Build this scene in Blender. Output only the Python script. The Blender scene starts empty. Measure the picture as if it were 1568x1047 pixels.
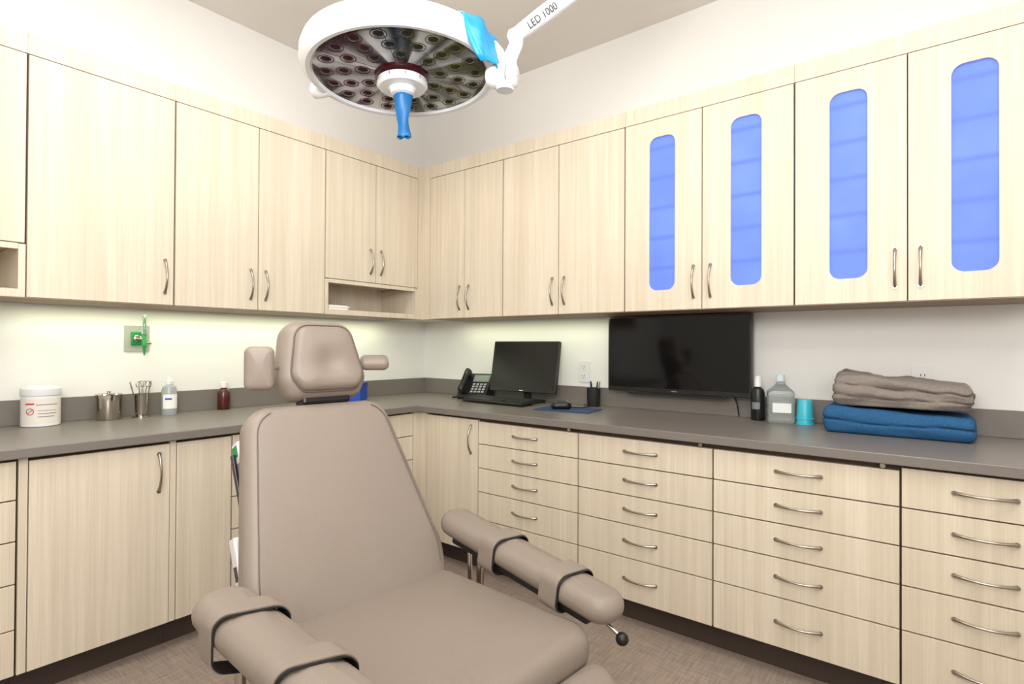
import bpy, bmesh, math, random
from mathutils import Vector, Matrix, noise
random.seed(4)
H=1.13            # camera height; floor z=0
PI=math.pi
scene=bpy.context.scene
scene.view_settings.view_transform='Standard'

# ------------------------------------------------------------------ materials
def lin(c):
    out=[]
    for v in c[:3]:
        v=v/255.0
        out.append(v/12.92 if v<=0.04045 else ((v+0.055)/1.055)**2.4)
    return (*out,1.0)
def pbr(name,col,rough=0.5,metal=0.0,spec=0.5,var=0.04,scale=8,bump=0.0,bscale=200,trans=0.0,emis=0.0,coat=0.0):
    m=bpy.data.materials.new(name); m.use_nodes=True
    nt=m.node_tree; b=nt.nodes['Principled BSDF']
    b.inputs['Roughness'].default_value=rough
    b.inputs['Metallic'].default_value=metal
    b.inputs['Specular IOR Level'].default_value=spec
    b.inputs['Transmission Weight'].default_value=trans
    b.inputs['Coat Weight'].default_value=coat
    c=lin(col)
    tc=nt.nodes.new('ShaderNodeNewGeometry')
    nz=nt.nodes.new('ShaderNodeTexNoise'); nz.inputs['Scale'].default_value=scale; nz.inputs['Detail'].default_value=3
    nt.links.new(tc.outputs['Position'],nz.inputs['Vector'])
    mx=nt.nodes.new('ShaderNodeMix'); mx.data_type='RGBA'
    mx.inputs['A'].default_value=(*[x*(1-var) for x in c[:3]],1)
    mx.inputs['B'].default_value=(*[min(1,x*(1+var)) for x in c[:3]],1)
    nt.links.new(nz.outputs['Fac'],mx.inputs['Factor'])
    nt.links.new(mx.outputs['Result'],b.inputs['Base Color'])
    if emis>0:
        b.inputs['Emission Strength'].default_value=emis
        nt.links.new(mx.outputs['Result'],b.inputs['Emission Color'])
    if bump>0:
        n2=nt.nodes.new('ShaderNodeTexNoise'); n2.inputs['Scale'].default_value=bscale; n2.inputs['Detail'].default_value=2
        nt.links.new(tc.outputs['Position'],n2.inputs['Vector'])
        bp=nt.nodes.new('ShaderNodeBump'); bp.inputs['Strength'].default_value=bump; bp.inputs['Distance'].default_value=0.002
        nt.links.new(n2.outputs['Fac'],bp.inputs['Height']); nt.links.new(bp.outputs['Normal'],b.inputs['Normal'])
    return m
def wood(name,ca,cb,cc):
    m=bpy.data.materials.new(name); m.use_nodes=True
    nt=m.node_tree; b=nt.nodes['Principled BSDF']; b.inputs['Roughness'].default_value=0.45
    b.inputs['Specular IOR Level'].default_value=0.3
    g=nt.nodes.new('ShaderNodeNewGeometry')
    def nzz(sx,sz,det):
        mp=nt.nodes.new('ShaderNodeMapping'); mp.inputs['Scale'].default_value=(sx,sx,sz)
        nt.links.new(g.outputs['Position'],mp.inputs['Vector'])
        n=nt.nodes.new('ShaderNodeTexNoise'); n.inputs['Scale'].default_value=1; n.inputs['Detail'].default_value=det
        n.inputs['Distortion'].default_value=0.3
        nt.links.new(mp.outputs['Vector'],n.inputs['Vector']); return n
    a=nzz(48,0.8,3); f=nzz(260,4,2); w=nzz(9,0.5,2)
    r=nt.nodes.new('ShaderNodeValToRGB')
    r.color_ramp.elements[0].position=0.33; r.color_ramp.elements[0].color=lin(ca)
    r.color_ramp.elements[1].position=0.62; r.color_ramp.elements[1].color=lin(cb)
    nt.links.new(a.outputs['Fac'],r.inputs['Fac'])
    m1=nt.nodes.new('ShaderNodeMix'); m1.data_type='RGBA'; m1.inputs['B'].default_value=lin(cc)
    r2=nt.nodes.new('ShaderNodeMapRange'); r2.inputs['From Min'].default_value=0.45; r2.inputs['From Max'].default_value=0.75; r2.inputs['To Max'].default_value=0.5
    nt.links.new(f.outputs['Fac'],r2.inputs['Value']); nt.links.new(r2.outputs['Result'],m1.inputs['Factor'])
    nt.links.new(r.outputs['Color'],m1.inputs['A'])
    m2=nt.nodes.new('ShaderNodeMix'); m2.data_type='RGBA'; m2.inputs['B'].default_value=lin(cc)
    r3=nt.nodes.new('ShaderNodeMapRange'); r3.inputs['From Min'].default_value=0.45; r3.inputs['From Max'].default_value=0.8; r3.inputs['To Max'].default_value=0.5
    nt.links.new(w.outputs['Fac'],r3.inputs['Value']); nt.links.new(r3.outputs['Result'],m2.inputs['Factor'])
    nt.links.new(m1.outputs['Result'],m2.inputs['A']); nt.links.new(m2.outputs['Result'],b.inputs['Base Color'])
    return m
WOOD=wood('pale_maple_laminate',(208,196,177),(219,208,190),(196,182,161))
EDGE=pbr('painted_seam_shade',(76,58,46),0.7)  # dark tone stands in for shade on the carcass inside the seams
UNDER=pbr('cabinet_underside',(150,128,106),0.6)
WALL=pbr('wall_paint',(233,232,229),0.75,var=0.01,bump=0.15,bscale=120)
CEIL=pbr('ceiling_paint',(224,219,213),0.85,var=0.015)
COUNTER=pbr('grey_countertop',(119,113,108),0.35,var=0.12,scale=220,spec=0.5)
TOE=pbr('toe_kick_dark',(64,52,46),0.6)
STEEL=pbr('brushed_nickel',(170,163,154),0.28,metal=1.0,var=0.03)
CHROME=pbr('polished_steel',(190,183,174),0.14,metal=1.0,var=0.02)
LEATHER=pbr('taupe_vinyl',(141,129,119),0.42,spec=0.45,var=0.03,scale=5,bump=0.25,bscale=420)
LEATHER_D=pbr('taupe_stitching',(112,99,90),0.6)
BLACK=pbr('black_plastic',(18,18,20),0.35,var=0.1)
BLACKM=pbr('black_matte',(24,22,22),0.65,var=0.1)
SCREEN=pbr('screen_glass',(6,6,8),0.08,var=0.05,spec=0.35)
SCREEN2=pbr('screen_matte',(16,17,18),0.25,var=0.05,spec=0.4)
WHITE=pbr('white_plastic',(226,226,226),0.3,var=0.01,spec=0.5)
WHITEP=pbr('white_enamel',(222,225,229),0.22,var=0.01,coat=0.4)
BLUE_T=pbr('blue_towel',(48,92,134),0.95,var=0.3,scale=120,bump=1.0,bscale=400,spec=0.1)
GREY_T=pbr('grey_towel',(136,127,121),0.95,var=0.22,scale=90,bump=1.0,bscale=400,spec=0.1)
CYAN=pbr('cyan_plastic',(60,180,200),0.35)
TAPE=pbr('blue_tape',(15,140,205),0.35,var=0.1,scale=30,bump=0.6,bscale=60)
TAPE_D=pbr('blue_handle_cover',(18,105,170),0.45,var=0.08,scale=30)
BLUEBOX=pbr('blue_box',(25,75,190),0.5)
AMBER=pbr('amber_plastic',(70,25,18),0.25,var=0.1)
CLEAR=pbr('clear_plastic',(236,240,240),0.08,var=0.01,trans=0.9)
LIQ=pbr('clear_liquid_label',(225,228,226),0.4,var=0.03)
GREENP=pbr('green_plastic',(25,140,70),0.4)
GREYP=pbr('grey_plate',(166,172,160),0.5)
GREYD=pbr('grey_plastic',(120,122,124),0.5)
RED=pbr('red_label',(190,50,50),0.5)
TEXT=pbr('dark_lettering',(20,20,24),0.5)
PADM=pbr('navy_mousepad',(30,55,100),0.7,var=0.2,scale=40)
PAPER=pbr('paper',(235,233,228),0.8)
RUBY=pbr('dark_red_plastic',(50,12,18),0.2,spec=0.3)

def floor_mat():
    m=bpy.data.materials.new('woven_vinyl_floor'); m.use_nodes=True
    nt=m.node_tree; b=nt.nodes['Principled BSDF']; b.inputs['Roughness'].default_value=0.6
    g=nt.nodes.new('ShaderNodeNewGeometry')
    cols=[]
    for s in ((160,10,1),(10,160,1)):
        mp=nt.nodes.new('ShaderNodeMapping'); mp.inputs['Scale'].default_value=s
        mp.inputs['Rotation'].default_value=(0,0,0.5)
        nt.links.new(g.outputs['Position'],mp.inputs['Vector'])
        n=nt.nodes.new('ShaderNodeTexNoise'); n.inputs['Scale'].default_value=1; n.inputs['Detail'].default_value=3
        nt.links.new(mp.outputs['Vector'],n.inputs['Vector']); cols.append(n)
    ad=nt.nodes.new('ShaderNodeMath'); ad.operation='ADD'
    nt.links.new(cols[0].outputs['Fac'],ad.inputs[0]); nt.links.new(cols[1].outputs['Fac'],ad.inputs[1])
    r=nt.nodes.new('ShaderNodeValToRGB')
    r.color_ramp.elements[0].position=0.3; r.color_ramp.elements[0].color=lin((122,108,98))
    r.color_ramp.elements[1].position=0.75; r.color_ramp.elements[1].color=lin((176,160,148))
    dv=nt.nodes.new('ShaderNodeMath'); dv.operation='MULTIPLY'; dv.inputs[1].default_value=0.5
    nt.links.new(ad.outputs[0],dv.inputs[0]); nt.links.new(dv.outputs[0],r.inputs['Fac'])
    nt.links.new(r.outputs['Color'],b.inputs['Base Color'])
    return m
FLOOR=floor_mat()

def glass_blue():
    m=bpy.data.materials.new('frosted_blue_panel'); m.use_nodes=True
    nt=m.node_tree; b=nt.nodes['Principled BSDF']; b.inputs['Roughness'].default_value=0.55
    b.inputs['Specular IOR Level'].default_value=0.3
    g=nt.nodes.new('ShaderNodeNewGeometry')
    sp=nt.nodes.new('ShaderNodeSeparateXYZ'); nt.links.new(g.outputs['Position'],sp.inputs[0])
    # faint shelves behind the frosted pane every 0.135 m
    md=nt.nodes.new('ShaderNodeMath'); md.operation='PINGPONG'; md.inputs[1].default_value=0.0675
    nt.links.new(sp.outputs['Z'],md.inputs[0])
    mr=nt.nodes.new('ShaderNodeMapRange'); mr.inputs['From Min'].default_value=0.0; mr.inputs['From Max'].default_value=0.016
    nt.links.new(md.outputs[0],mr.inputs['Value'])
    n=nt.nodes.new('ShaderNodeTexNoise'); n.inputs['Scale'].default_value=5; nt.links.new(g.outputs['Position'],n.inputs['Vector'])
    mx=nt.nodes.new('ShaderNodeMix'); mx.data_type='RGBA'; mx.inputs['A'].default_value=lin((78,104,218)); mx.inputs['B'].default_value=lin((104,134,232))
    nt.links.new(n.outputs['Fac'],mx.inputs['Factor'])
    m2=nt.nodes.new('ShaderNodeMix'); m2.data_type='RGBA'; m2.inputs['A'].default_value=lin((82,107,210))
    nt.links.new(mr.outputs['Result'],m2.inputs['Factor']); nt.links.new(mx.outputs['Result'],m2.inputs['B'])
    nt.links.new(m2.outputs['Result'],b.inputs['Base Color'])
    nt.links.new(m2.outputs['Result'],b.inputs['Emission Color']); b.inputs['Emission Strength'].default_value=0.36  # blue lighting inside the cabinet is put into the pane's own glow
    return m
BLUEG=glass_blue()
def emis_mat(name,col,s):
    m=bpy.data.materials.new(name); m.use_nodes=True
    b=m.node_tree.nodes['Principled BSDF']; b.inputs['Base Color'].default_value=lin(col)
    b.inputs['Emission Color'].default_value=lin(col); b.inputs['Emission Strength'].default_value=s
    return m
PANEL=emis_mat('light_diffuser',(255,250,240),3.0)

# ------------------------------------------------------------------ mesh helpers
def empty(name,loc):
    e=bpy.data.objects.new(name,None); e.location=loc; e.empty_display_size=0.1
    scene.collection.objects.link(e); return e
def attach(o,p):
    if p is not None:
        o.parent=p; o.matrix_parent_inverse=Matrix.Translation(p.location).inverted()
def mk(name,verts,faces,mat,M=None,parent=None,smooth=False,bevel=0,seg=2,ang=40):
    vs=[(M@Vector(v)) if M is not None else Vector(v) for v in verts]
    lo=Vector([min(v[i] for v in vs) for i in range(3)]); hi=Vector([max(v[i] for v in vs) for i in range(3)])
    c=(lo+hi)/2
    me=bpy.data.meshes.new(name)
    me.from_pydata([tuple(v-c) for v in vs],[],faces)
    bm=bmesh.new(); bm.from_mesh(me); bmesh.ops.recalc_face_normals(bm,faces=bm.faces); bm.to_mesh(me); bm.free()
    me.materials.append(mat)
    if smooth:
        for p in me.polygons: p.use_smooth=True
        me.set_sharp_from_angle(angle=math.radians(ang))
    o=bpy.data.objects.new(name,me); o.location=c
    scene.collection.objects.link(o)
    if bevel>0:
        b=o.modifiers.new('bevel','BEVEL'); b.width=bevel; b.segments=seg; b.limit_method='ANGLE'
    attach(o,parent); return o
def bx(x0,x1,y0,y1,z0,z1):
    v=[(x0,y0,z0),(x1,y0,z0),(x1,y1,z0),(x0,y1,z0),(x0,y0,z1),(x1,y0,z1),(x1,y1,z1),(x0,y1,z1)]
    f=[(0,3,2,1),(4,5,6,7),(0,1,5,4),(1,2,6,5),(2,3,7,6),(3,0,4,7)]
    return v,f
def box(name,x0,x1,y0,y1,z0,z1,mat,parent=None,bevel=0,M=None,seg=2):
    x0,x1=min(x0,x1),max(x0,x1); y0,y1=min(y0,y1),max(y0,y1)
    v,f=bx(x0,x1,y0,y1,z0,z1); return mk(name,v,f,mat,M,parent,False,bevel,seg)
def merge(parts):
    V=[];F=[]
    for v,f in parts:
        n=len(V); V+=list(v); F+=[tuple(i+n for i in q) for q in f]
    return V,F
def lathe_vf(prof,seg=32):
    V=[];F=[]
    for r,z in prof:
        for i in range(seg):
            a=2*PI*i/seg; V.append((r*math.cos(a),r*math.sin(a),z))
    for k in range(len(prof)-1):
        for i in range(seg):
            j=(i+1)%seg; F.append((k*seg+i,k*seg+j,(k+1)*seg+j,(k+1)*seg+i))
    if prof[0][0]>1e-6: F.append(tuple(range(seg))[::-1])
    n=(len(prof)-1)*seg
    if prof[-1][0]>1e-6: F.append(tuple(n+i for i in range(seg)))
    return V,F
def lathe(name,prof,mat,M=None,parent=None,seg=32,ang=35):
    prof=[(max(r,1e-5),z) for r,z in prof]
    v,f=lathe_vf(prof,seg)
    return mk(name,v,f,mat,M,parent,True,ang=ang)
def tube_vf(pts,r,seg=8,sx=1.0,up=None):
    pts=[Vector(p) for p in pts]; n=len(pts)
    rs=r if isinstance(r,(list,tuple)) else [r]*n
    V=[];F=[]; prev=None
    for i,p in enumerate(pts):
        t=(pts[min(i+1,n-1)]-pts[max(i-1,0)]).normalized()
        if prev is None:
            u=Vector(up) if up else (Vector((0,0,1)) if abs(t.z)<0.9 else Vector((1,0,0)))
        else: u=prev
        a=(u-t*u.dot(t)).normalized(); b=t.cross(a); prev=a
        for k in range(seg):
            an=2*PI*k/seg
            V.append(tuple(p+a*math.cos(an)*rs[i]+b*math.sin(an)*rs[i]*sx))
    for i in range(n-1):
        for k in range(seg):
            j=(k+1)%seg; F.append((i*seg+k,i*seg+j,(i+1)*seg+j,(i+1)*seg+k))
    F.append(tuple(range(seg))[::-1]); F.append(tuple((n-1)*seg+k for k in range(seg)))
    return V,F
def tube(name,pts,r,mat,M=None,parent=None,seg=10,sx=1.0,up=None):
    v,f=tube_vf(pts,r,seg,sx,up); return mk(name,v,f,mat,M,parent,True,ang=60)
def cyl_between(name,a,b,r,mat,parent=None,M=None,seg=20):
    return tube(name,[a,b],r,mat,M,parent,seg)
def roundpoly(pts,seg=6):
    out=[];n=len(pts)
    for i in range(n):
        p=Vector(pts[i][:2]); r=pts[i][2]
        a=Vector(pts[i-1][:2])-p; b=Vector(pts[(i+1)%n][:2])-p
        a.normalize(); b.normalize()
        th=a.angle(b); t=r/math.tan(th/2)
        c=p+(a+b).normalized()*(r/math.sin(th/2))
        s=p+a*t-c; e=p+b*t-c
        a0=math.atan2(s.y,s.x); a1=math.atan2(e.y,e.x); d=a1-a0
        while d>PI: d-=2*PI
        while d<-PI: d+=2*PI
        for k in range(seg+1):
            q=a0+d*k/seg; out.append((c.x+r*math.cos(q),c.y+r*math.sin(q)))
    return out
def densify(o,m):
    out=[]
    for i in range(len(o)):
        a=Vector(o[i]); b=Vector(o[(i+1)%len(o)]); L=(b-a).length
        k=max(1,int(math.ceil(L/m)))
        for j in range(k): out.append(tuple(a.lerp(b,j/k)))
    return out
def cushion_vf(outline,thick,er,bulge=0.0,fn=None,maxseg=0.03,botb=0.0):
    o=[Vector(p) for p in densify(outline,maxseg)]; n=len(o)
    nr=[]
    for i in range(n):
        t=(o[(i+1)%n]-o[i-1]).normalized(); nr.append(Vector((t.y,-t.x)))
    c=sum(o,Vector((0,0)))/n
    er=min(er,thick/2)
    rings=[]
    inn=[o[i]-nr[i]*er for i in range(n)]
    for s in (0.3,0.6,0.85): rings.append(([c+(p-c)*s for p in inn],-thick/2-botb*(1-s*s)))
    K=5
    for k in range(K+1):
        a=PI/2*k/K; rings.append(([o[i]-nr[i]*er*(1-math.sin(a)) for i in range(n)],-thick/2+er*(1-math.cos(a))))
    for k in range(K+1):
        a=PI/2*k/K; rings.append(([o[i]-nr[i]*er*(1-math.cos(a)) for i in range(n)],thick/2-er*(1-math.sin(a))))
    for s in (0.95,0.88,0.8,0.7,0.6,0.5,0.4,0.3,0.2,0.1): rings.append(([c+(p-c)*s for p in inn],thick/2+bulge*(1-s*s)))
    V=[(c.x,c.y,-thick/2-botb)];F=[]
    for r,z in rings:
        for p in r: V.append((p.x,p.y,z))
    V.append((c.x,c.y,thick/2+bulge)); last=len(V)-1
    for i in range(n): F.append((0,1+(i+1)%n,1+i))
    for k in range(len(rings)-1):
        b=1+k*n
        for i in range(n):
            j=(i+1)%n; F.append((b+i,b+j,b+n+j,b+n+i))
    b=1+(len(rings)-1)*n
    for i in range(n): F.append((b+i,b+(i+1)%n,last))
    if fn: V=[fn(Vector(v)) for v in V]
    return V,F
def cushion(name,outline,thick,er,mat,M=None,parent=None,bulge=0.0,fn=None,maxseg=0.03):
    v,f=cushion_vf(outline,thick,er,bulge,fn,maxseg)
    return mk(name,v,f,mat,M,parent,True,ang=80)
def prism(name,outline,z0,z1,mat,M=None,parent=None,bevel=0,smooth=False):
    n=len(outline)
    V=[(p[0],p[1],z0) for p in outline]+[(p[0],p[1],z1) for p in outline]
    F=[tuple(range(n))[::-1],tuple(range(n,2*n))]+[(i,(i+1)%n,n+(i+1)%n,n+i) for i in range(n)]
    return mk(name,V,F,mat,M,parent,smooth,bevel)
def frame_M(o,X,Y,Z):
    return Matrix(((X[0],Y[0],Z[0],o[0]),(X[1],Y[1],Z[1],o[1]),(X[2],Y[2],Z[2],o[2]),(0,0,0,1)))
def T(x,y,z,rz=0): return Matrix.Translation((x,y,z))@Matrix.Rotation(rz,4,'Z')

# ------------------------------------------------------------------ room
RX=4.4; RY=-4.4; CZ=2.80
box('floor',-0.1,RX+0.1,RY-0.1,0.1,-0.1,0,FLOOR)
box('ceiling',-0.1,RX+0.1,RY-0.1,0.1,CZ,CZ+0.1,CEIL)
box('wall_left',-0.1,0,RY,0,0,CZ,WALL)
box('wall_back',-0.1,RX+0.1,0,0.1,0,CZ,WALL)
box('wall_right',RX,RX+0.1,RY,0,0,CZ,WALL)
box('wall_front',-0.1,RX+0.1,RY-0.1,RY,0,CZ,WALL)

# side: 'L' (left wall; a = y, face +X)   'B' (back wall; a = x, face -Y)
def wp(side,a,d,z): return (d,a,z) if side=='L' else (a,-d,z)
def wbox(name,side,a0,a1,d0,d1,z0,z1,mat,parent=None,bevel=0):
    p=wp(side,a0,d0,z0); q=wp(side,a1,d1,z1)
    return box(name,p[0],q[0],p[1],q[1],z0,z1,mat,parent,bevel)
def handle(name,side,a,z,d,vert,parent,L=0.135):
    pts=[];rs=[]
    N=14
    for i in range(N+1):
        t=i/N; b=0.026*(math.sin(PI*t)**0.75); s=(t-0.5)*L
        pts.append(wp(side,a if vert else a+s,d+b,z+s if vert else z))
        rs.append(0.0055-0.0022*math.sin(PI*t)+0.0005)
    v=tube_vf(pts,rs,8)
    feet=[]
    for s in (-L/2,L/2):
        c=wp(side,a if vert else a+s,d,z+s if vert else z); e=wp(side,a if vert else a+s,d+0.005,z+s if vert else z)
        feet.append(tube_vf([c,e],0.007,10))
    V,F=merge([v]+feet)
    return mk(name,V,F,STEEL,None,parent,True,ang=60)

ZB,ZT,ZF=H+0.165,H+1.025,H+1.10
G=0.0022
def glass_door(name,a0,a1,z0,z1,parent):
    cu=bpy.data.curves.new(name,'CURVE'); cu.dimensions='2D'; cu.fill_mode='BOTH'
    ac=(a0+a1)/2; hw=0.06
    for pts in ([(a0,z0),(a1,z0),(a1,z1),(a0,z1)],
                roundpoly([(ac-hw,H+0.255,0.036),(ac+hw,H+0.255,0.036),(ac+hw,H+0.945,0.036),(ac-hw,H+0.945,0.036)],8)):
        s=cu.splines.new('POLY'); s.points.add(len(pts)-1); s.use_cyclic_u=True
        for i,p in enumerate(pts): s.points[i].co=(p[0],p[1],0,1)
    cu.extrude=0.009
    o=bpy.data.objects.new('tmp',cu); scene.collection.objects.link(o)
    bpy.context.view_layer.update()
    me=bpy.data.meshes.new_from_object(o.evaluated_get(bpy.context.evaluated_depsgraph_get()))
    M=frame_M((0,-0.331,0),(1,0,0),(0,0,1),(0,-1,0))
    V=[tuple(v.co) for v in me.vertices]; F=[tuple(p.vertices) for p in me.polygons]
    bpy.data.objects.remove(o); bpy.data.meshes.remove(me)
    ob=mk(name,V,F,WOOD,M,parent)
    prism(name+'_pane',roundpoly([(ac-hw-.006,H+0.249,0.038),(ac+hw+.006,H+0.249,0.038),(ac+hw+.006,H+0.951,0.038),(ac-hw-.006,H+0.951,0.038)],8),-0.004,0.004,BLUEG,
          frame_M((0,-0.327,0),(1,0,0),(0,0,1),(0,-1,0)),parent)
    return ob

def upper(side,edges,z0=ZB,glass=False,niche=False,hinge=None):
    a0,a1=edges[0],edges[-1]
    e=empty('wall_cabinet',wp(side,(a0+a1)/2,0.16,(ZB+ZT)/2))
    wbox('carcass',side,a0+.0005,a1-.0005,0.001,0.318,z0,ZT,WOOD,e)
    wbox('seam_shade_panel',side,a0+.001,a1-.001,0.318,0.3215,z0+.002,ZT,EDGE,e)  # panel coloured dark in place of shadow in the door gaps
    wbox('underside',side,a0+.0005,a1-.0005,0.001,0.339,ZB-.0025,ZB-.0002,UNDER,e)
    wbox('top_filler',side,a0+.0005,a1-.0005,0.001,0.336,ZT+0.004,ZF,WOOD,e)
    if niche:
        wbox('niche_bottom',side,a0+.0005,a1-.0005,0.001,0.34,ZB,ZB+0.028,WOOD,e,0.001)
        wbox('niche_side_1',side,a0+.0005,a0+0.02,0.001,0.34,ZB+.028,z0-.004,WOOD,e)
        wbox('niche_side_2',side,a1-0.02,a1-.0005,0.001,0.34,ZB+.028,z0-.004,WOOD,e)
        wbox('niche_back',side,a0+.02,a1-.02,0.001,0.012,ZB+.028,z0,WOOD,e)
        wbox('niche_top',side,a0+.0205,a1-.0205,0.32,0.338,z0-.022,z0-.002,WOOD,e)
    for i in range(len(edges)-1):
        b0,b1=edges[i],edges[i+1]
        l=b0+(0.0035 if i==0 else G); r=b1-(0.0035 if i==len(edges)-2 else G)
        if glass: glass_door('door_%d'%(i+1),l,r,z0+.001,ZT-.001,e)
        else: wbox('door_%d'%(i+1),side,l,r,0.322,0.34,z0+.001,ZT-.001,WOOD,e,0.001)
        if len(edges)==2: ha=b1-0.036 if hinge!='R' else b0+0.036
        else: ha=b1-0.036 if i==0 else b0+0.036
        handle('handle_%d'%(i+1),side,ha,(z0-ZB)+H+0.283,0.34,True,e)
    return e
upper('L',[-2.87,-2.545,-2.217],z0=H+0.355,niche=True)
upper('L',[-2.217,-1.740])
upper('L',[-1.740,-1.380,-1.023])
upper('L',[-1.023,-0.698,-0.379],z0=H+0.355,niche=True)
upper('B',[0.403,0.6916,0.9796])
upper('B',[0.9796,1.344,1.7126])
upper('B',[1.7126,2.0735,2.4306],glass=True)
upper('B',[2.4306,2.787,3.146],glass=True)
e=empty('corner_wall_cabinet',(0.17,-0.17,1.7))
box('carcass',0.001,0.336,-0.336,-0.001,ZB,ZT,WOOD,e)
box('filler_1',0.001,0.338,-0.3785,-0.3365,ZB,ZF,WOOD,e)
box('filler_2',0.3365,0.4025,-0.338,-0.001,ZB,ZF,WOOD,e)
box('top_filler',0.001,0.336,-0.336,-0.001,ZT,ZF,WOOD,e)
# papers in the cubby
e=empty('paper_stack',(0.25,-0.94,ZB+.04))
for i in range(4): box('sheet_%d'%i,0.2,0.325-.004*(i%2),-0.99,-0.87+.006*(i%3),ZB+0.0285+i*.006,ZB+.034+i*.006,PAPER,e,0.001)

# base units
CT=H-0.32; CB=H-0.352; DB=H-1.024; DT=H-0.362
def base_carcass(e,side,a0,a1,d=0.61):
    wbox('carcass',side,a0+.0005,a1-.0005,0.001,d,DB,CB-.0005,WOOD,e)
    wbox('seam_shade_panel',side,a0+.001,a1-.001,d,d+.006,DB+.002,CB-.001,EDGE,e)  # same painted shade, behind the base door and drawer gaps
    wbox('toe_kick',side,a0+.0005,a1-.0005,0.001,0.555,0.0,DB-.0005,TOE,e)
def drawers(side,a0,a1,seams,top,lock=False):
    e=empty('drawer_cabinet',wp(side,(a0+a1)/2,0.3,0.45)); base_carcass(e,side,a0,a1)
    zs=[H-top]+[H-s for s in seams]
    for i in range(len(zs)-1):
        wbox('drawer_%d'%(i+1),side,a0+.003,a1-.003,0.617,0.635,zs[i+1]+.0022,zs[i]-.0022,WOOD,e,0.001)
        handle('handle_%d'%(i+1),side,(a0+a1)/2,(zs[i]+zs[i+1])/2+.004,0.635,False,e)
    if lock:
        p=wp(side,a1-.045,0.61,H-.3615); q=wp(side,a1-.045,0.640,H-.3615)
        cyl_between('drawer_lock',p,q,0.0075,STEEL,e)
    return e
RS=[.482,.600,.717,.852,1.022]
drawers('B',1.069,1.644,RS,0.370,True)
drawers('B',1.644,2.218,RS,0.370,True)
drawers('B',2.218,2.782,RS,0.370,True)
drawers('B',2.782,3.172,RS,0.360)
drawers('B',3.172,3.56,RS,0.360)
LS=[.482,.609,.740,.880,1.022]
drawers('L',-2.86,-2.285,LS,0.36)
drawers('L',-1.632,-1.15,LS,0.36)
drawers('L',-1.15,-0.672,LS,0.36)
def basedoor(side,a0,a1,h=None,l=0.003,r=0.003):
    e=empty('base_cabinet',wp(side,(a0+a1)/2,0.3,0.45)); base_carcass(e,side,a0,a1)
    wbox('door_1',side,a0+l,a1-r,0.617,0.635,DB+.002,DT-.003,WOOD,e,0.001)
    if h is not None: handle('handle_1',side,h,H-.465,0.635,True,e)
    return e
basedoor('L',-2.285,-1.846,-1.895,l=0.028,r=0.013)
for (a,b) in ((-2.282,-2.260),):
    wbox('trim_1','L',a,b,0.617,0.633,DB+.002,CB-.002,WOOD)
wbox('trim_2','L',-1.857,-1.837,0.617,0.633,DB+.002,CB-.002,WOOD)
basedoor('L',-1.846,-1.632,None,l=0.012)
basedoor('B',0.700,1.069,1.022)
e=empty('corner_base_cabinet',(0.3,-0.3,.45))
box('carcass',0.001,0.61,-0.61,-0.001,DB,CB-.0005,WOOD,e)
box('filler_1',0.001,0.633,-0.671,-0.6105,DB,CB-.001,WOOD,e)
box('filler_2',0.6335,0.6995,-0.633,-0.001,DB,CB-.001,WOOD,e)
box('toe_kick',0.001,0.555,-0.671,-0.001,0,DB-.0005,TOE,e)
box('toe_kick_2',0.5555,0.6995,-0.555,-0.001,0,DB-.0005,TOE,e)
# countertop
CE=3.58; CL=-2.88
prism('countertop',[(0.001,-0.001),(0.001,CL),(0.66,CL),(0.66,-0.66),(CE,-0.66),(CE,-0.001)],CB,CT,COUNTER,bevel=0.003)
BS=H-0.221
box('trim_3',0.001,0.019,CL,-0.001,CT+.0005,BS,COUNTER,bevel=0.001)
box('trim_4',0.0195,CE,-0.019,-0.001,CT+.0005,BS,COUNTER,bevel=0.001)

# ------------------------------------------------------------------ wall items
def outlet(x,z):
    e=empty('wall_outlet',(x,-0.003,z))
    M=frame_M((x,0,z),(1,0,0),(0,0,1),(0,-1,0))
    prism('plate',roundpoly([(-.036,-.06,.005),(.036,-.06,.005),(.036,.06,.005),(-.036,.06,.005)],3),0.0005,0.006,WHITE,M,e,0.001)
    for s in (-.026,.026):
        prism('socket_%d'%(1 if s<0 else 2),roundpoly([(-.016,s-.017,.007),(.016,s-.017,.007),(.016,s+.017,.007),(-.016,s+.017,.007)],4),0.006,0.008,WHITE,M,e,0.0005)
        for k,q in enumerate((-.006,.006)):
            box('slot',q-.0012,q+.0012,s-.002,s+.008,0.0078,0.0084,TEXT,e,0,M)
        box('ground_slot',-.002,.002,s-.011,s-.007,0.0078,0.0084,TEXT,e,0,M)
outlet(1.297,0.992); outlet(2.82,0.998)
# oxygen flowmeter on grey-green plate
y=-1.766; z=1.157
e=empty('oxygen_flowmeter',(0.02,y,z))
M=frame_M((0,y,z),(0,1,0),(0,0,1),(1,0,0))
prism('plate',roundpoly([(-.05,-.058,.004),(.05,-.058,.004),(.05,.058,.004),(-.05,.058,.004)],3),0.0005,0.006,GREYP,M,e,0.001)
box('green_cover',-.026,.016,-.03,.03,.006,.016,GREENP,e,0.003,M)
lathe('outlet_ring',[(0,0.016),(.016,.016),(.016,.03),(.01,.034),(0,.034)],CHROME,M@Matrix.Translation((-.006,.0,0)),e)
Mz=Matrix.Translation((0.05,y+.014,z))
lathe('knob',[(0,-.05),(.006,-.05),(.007,-.035),(.010,-.033),(.010,-.015),(.008,-.012),(.008,.02),(.0,.02)],GREENP,Mz,e,20)
lathe('flow_tube',[(0,.02),(.011,.02),(.011,.03),(.009,.032),(.009,.105),(.006,.112),(0,.112)],CLEAR,Mz,e,20)
lathe('flow_scale',[(0,.022),(.004,.022),(.004,.1),(0,.1)],GREENP,Mz,e,12)
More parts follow.
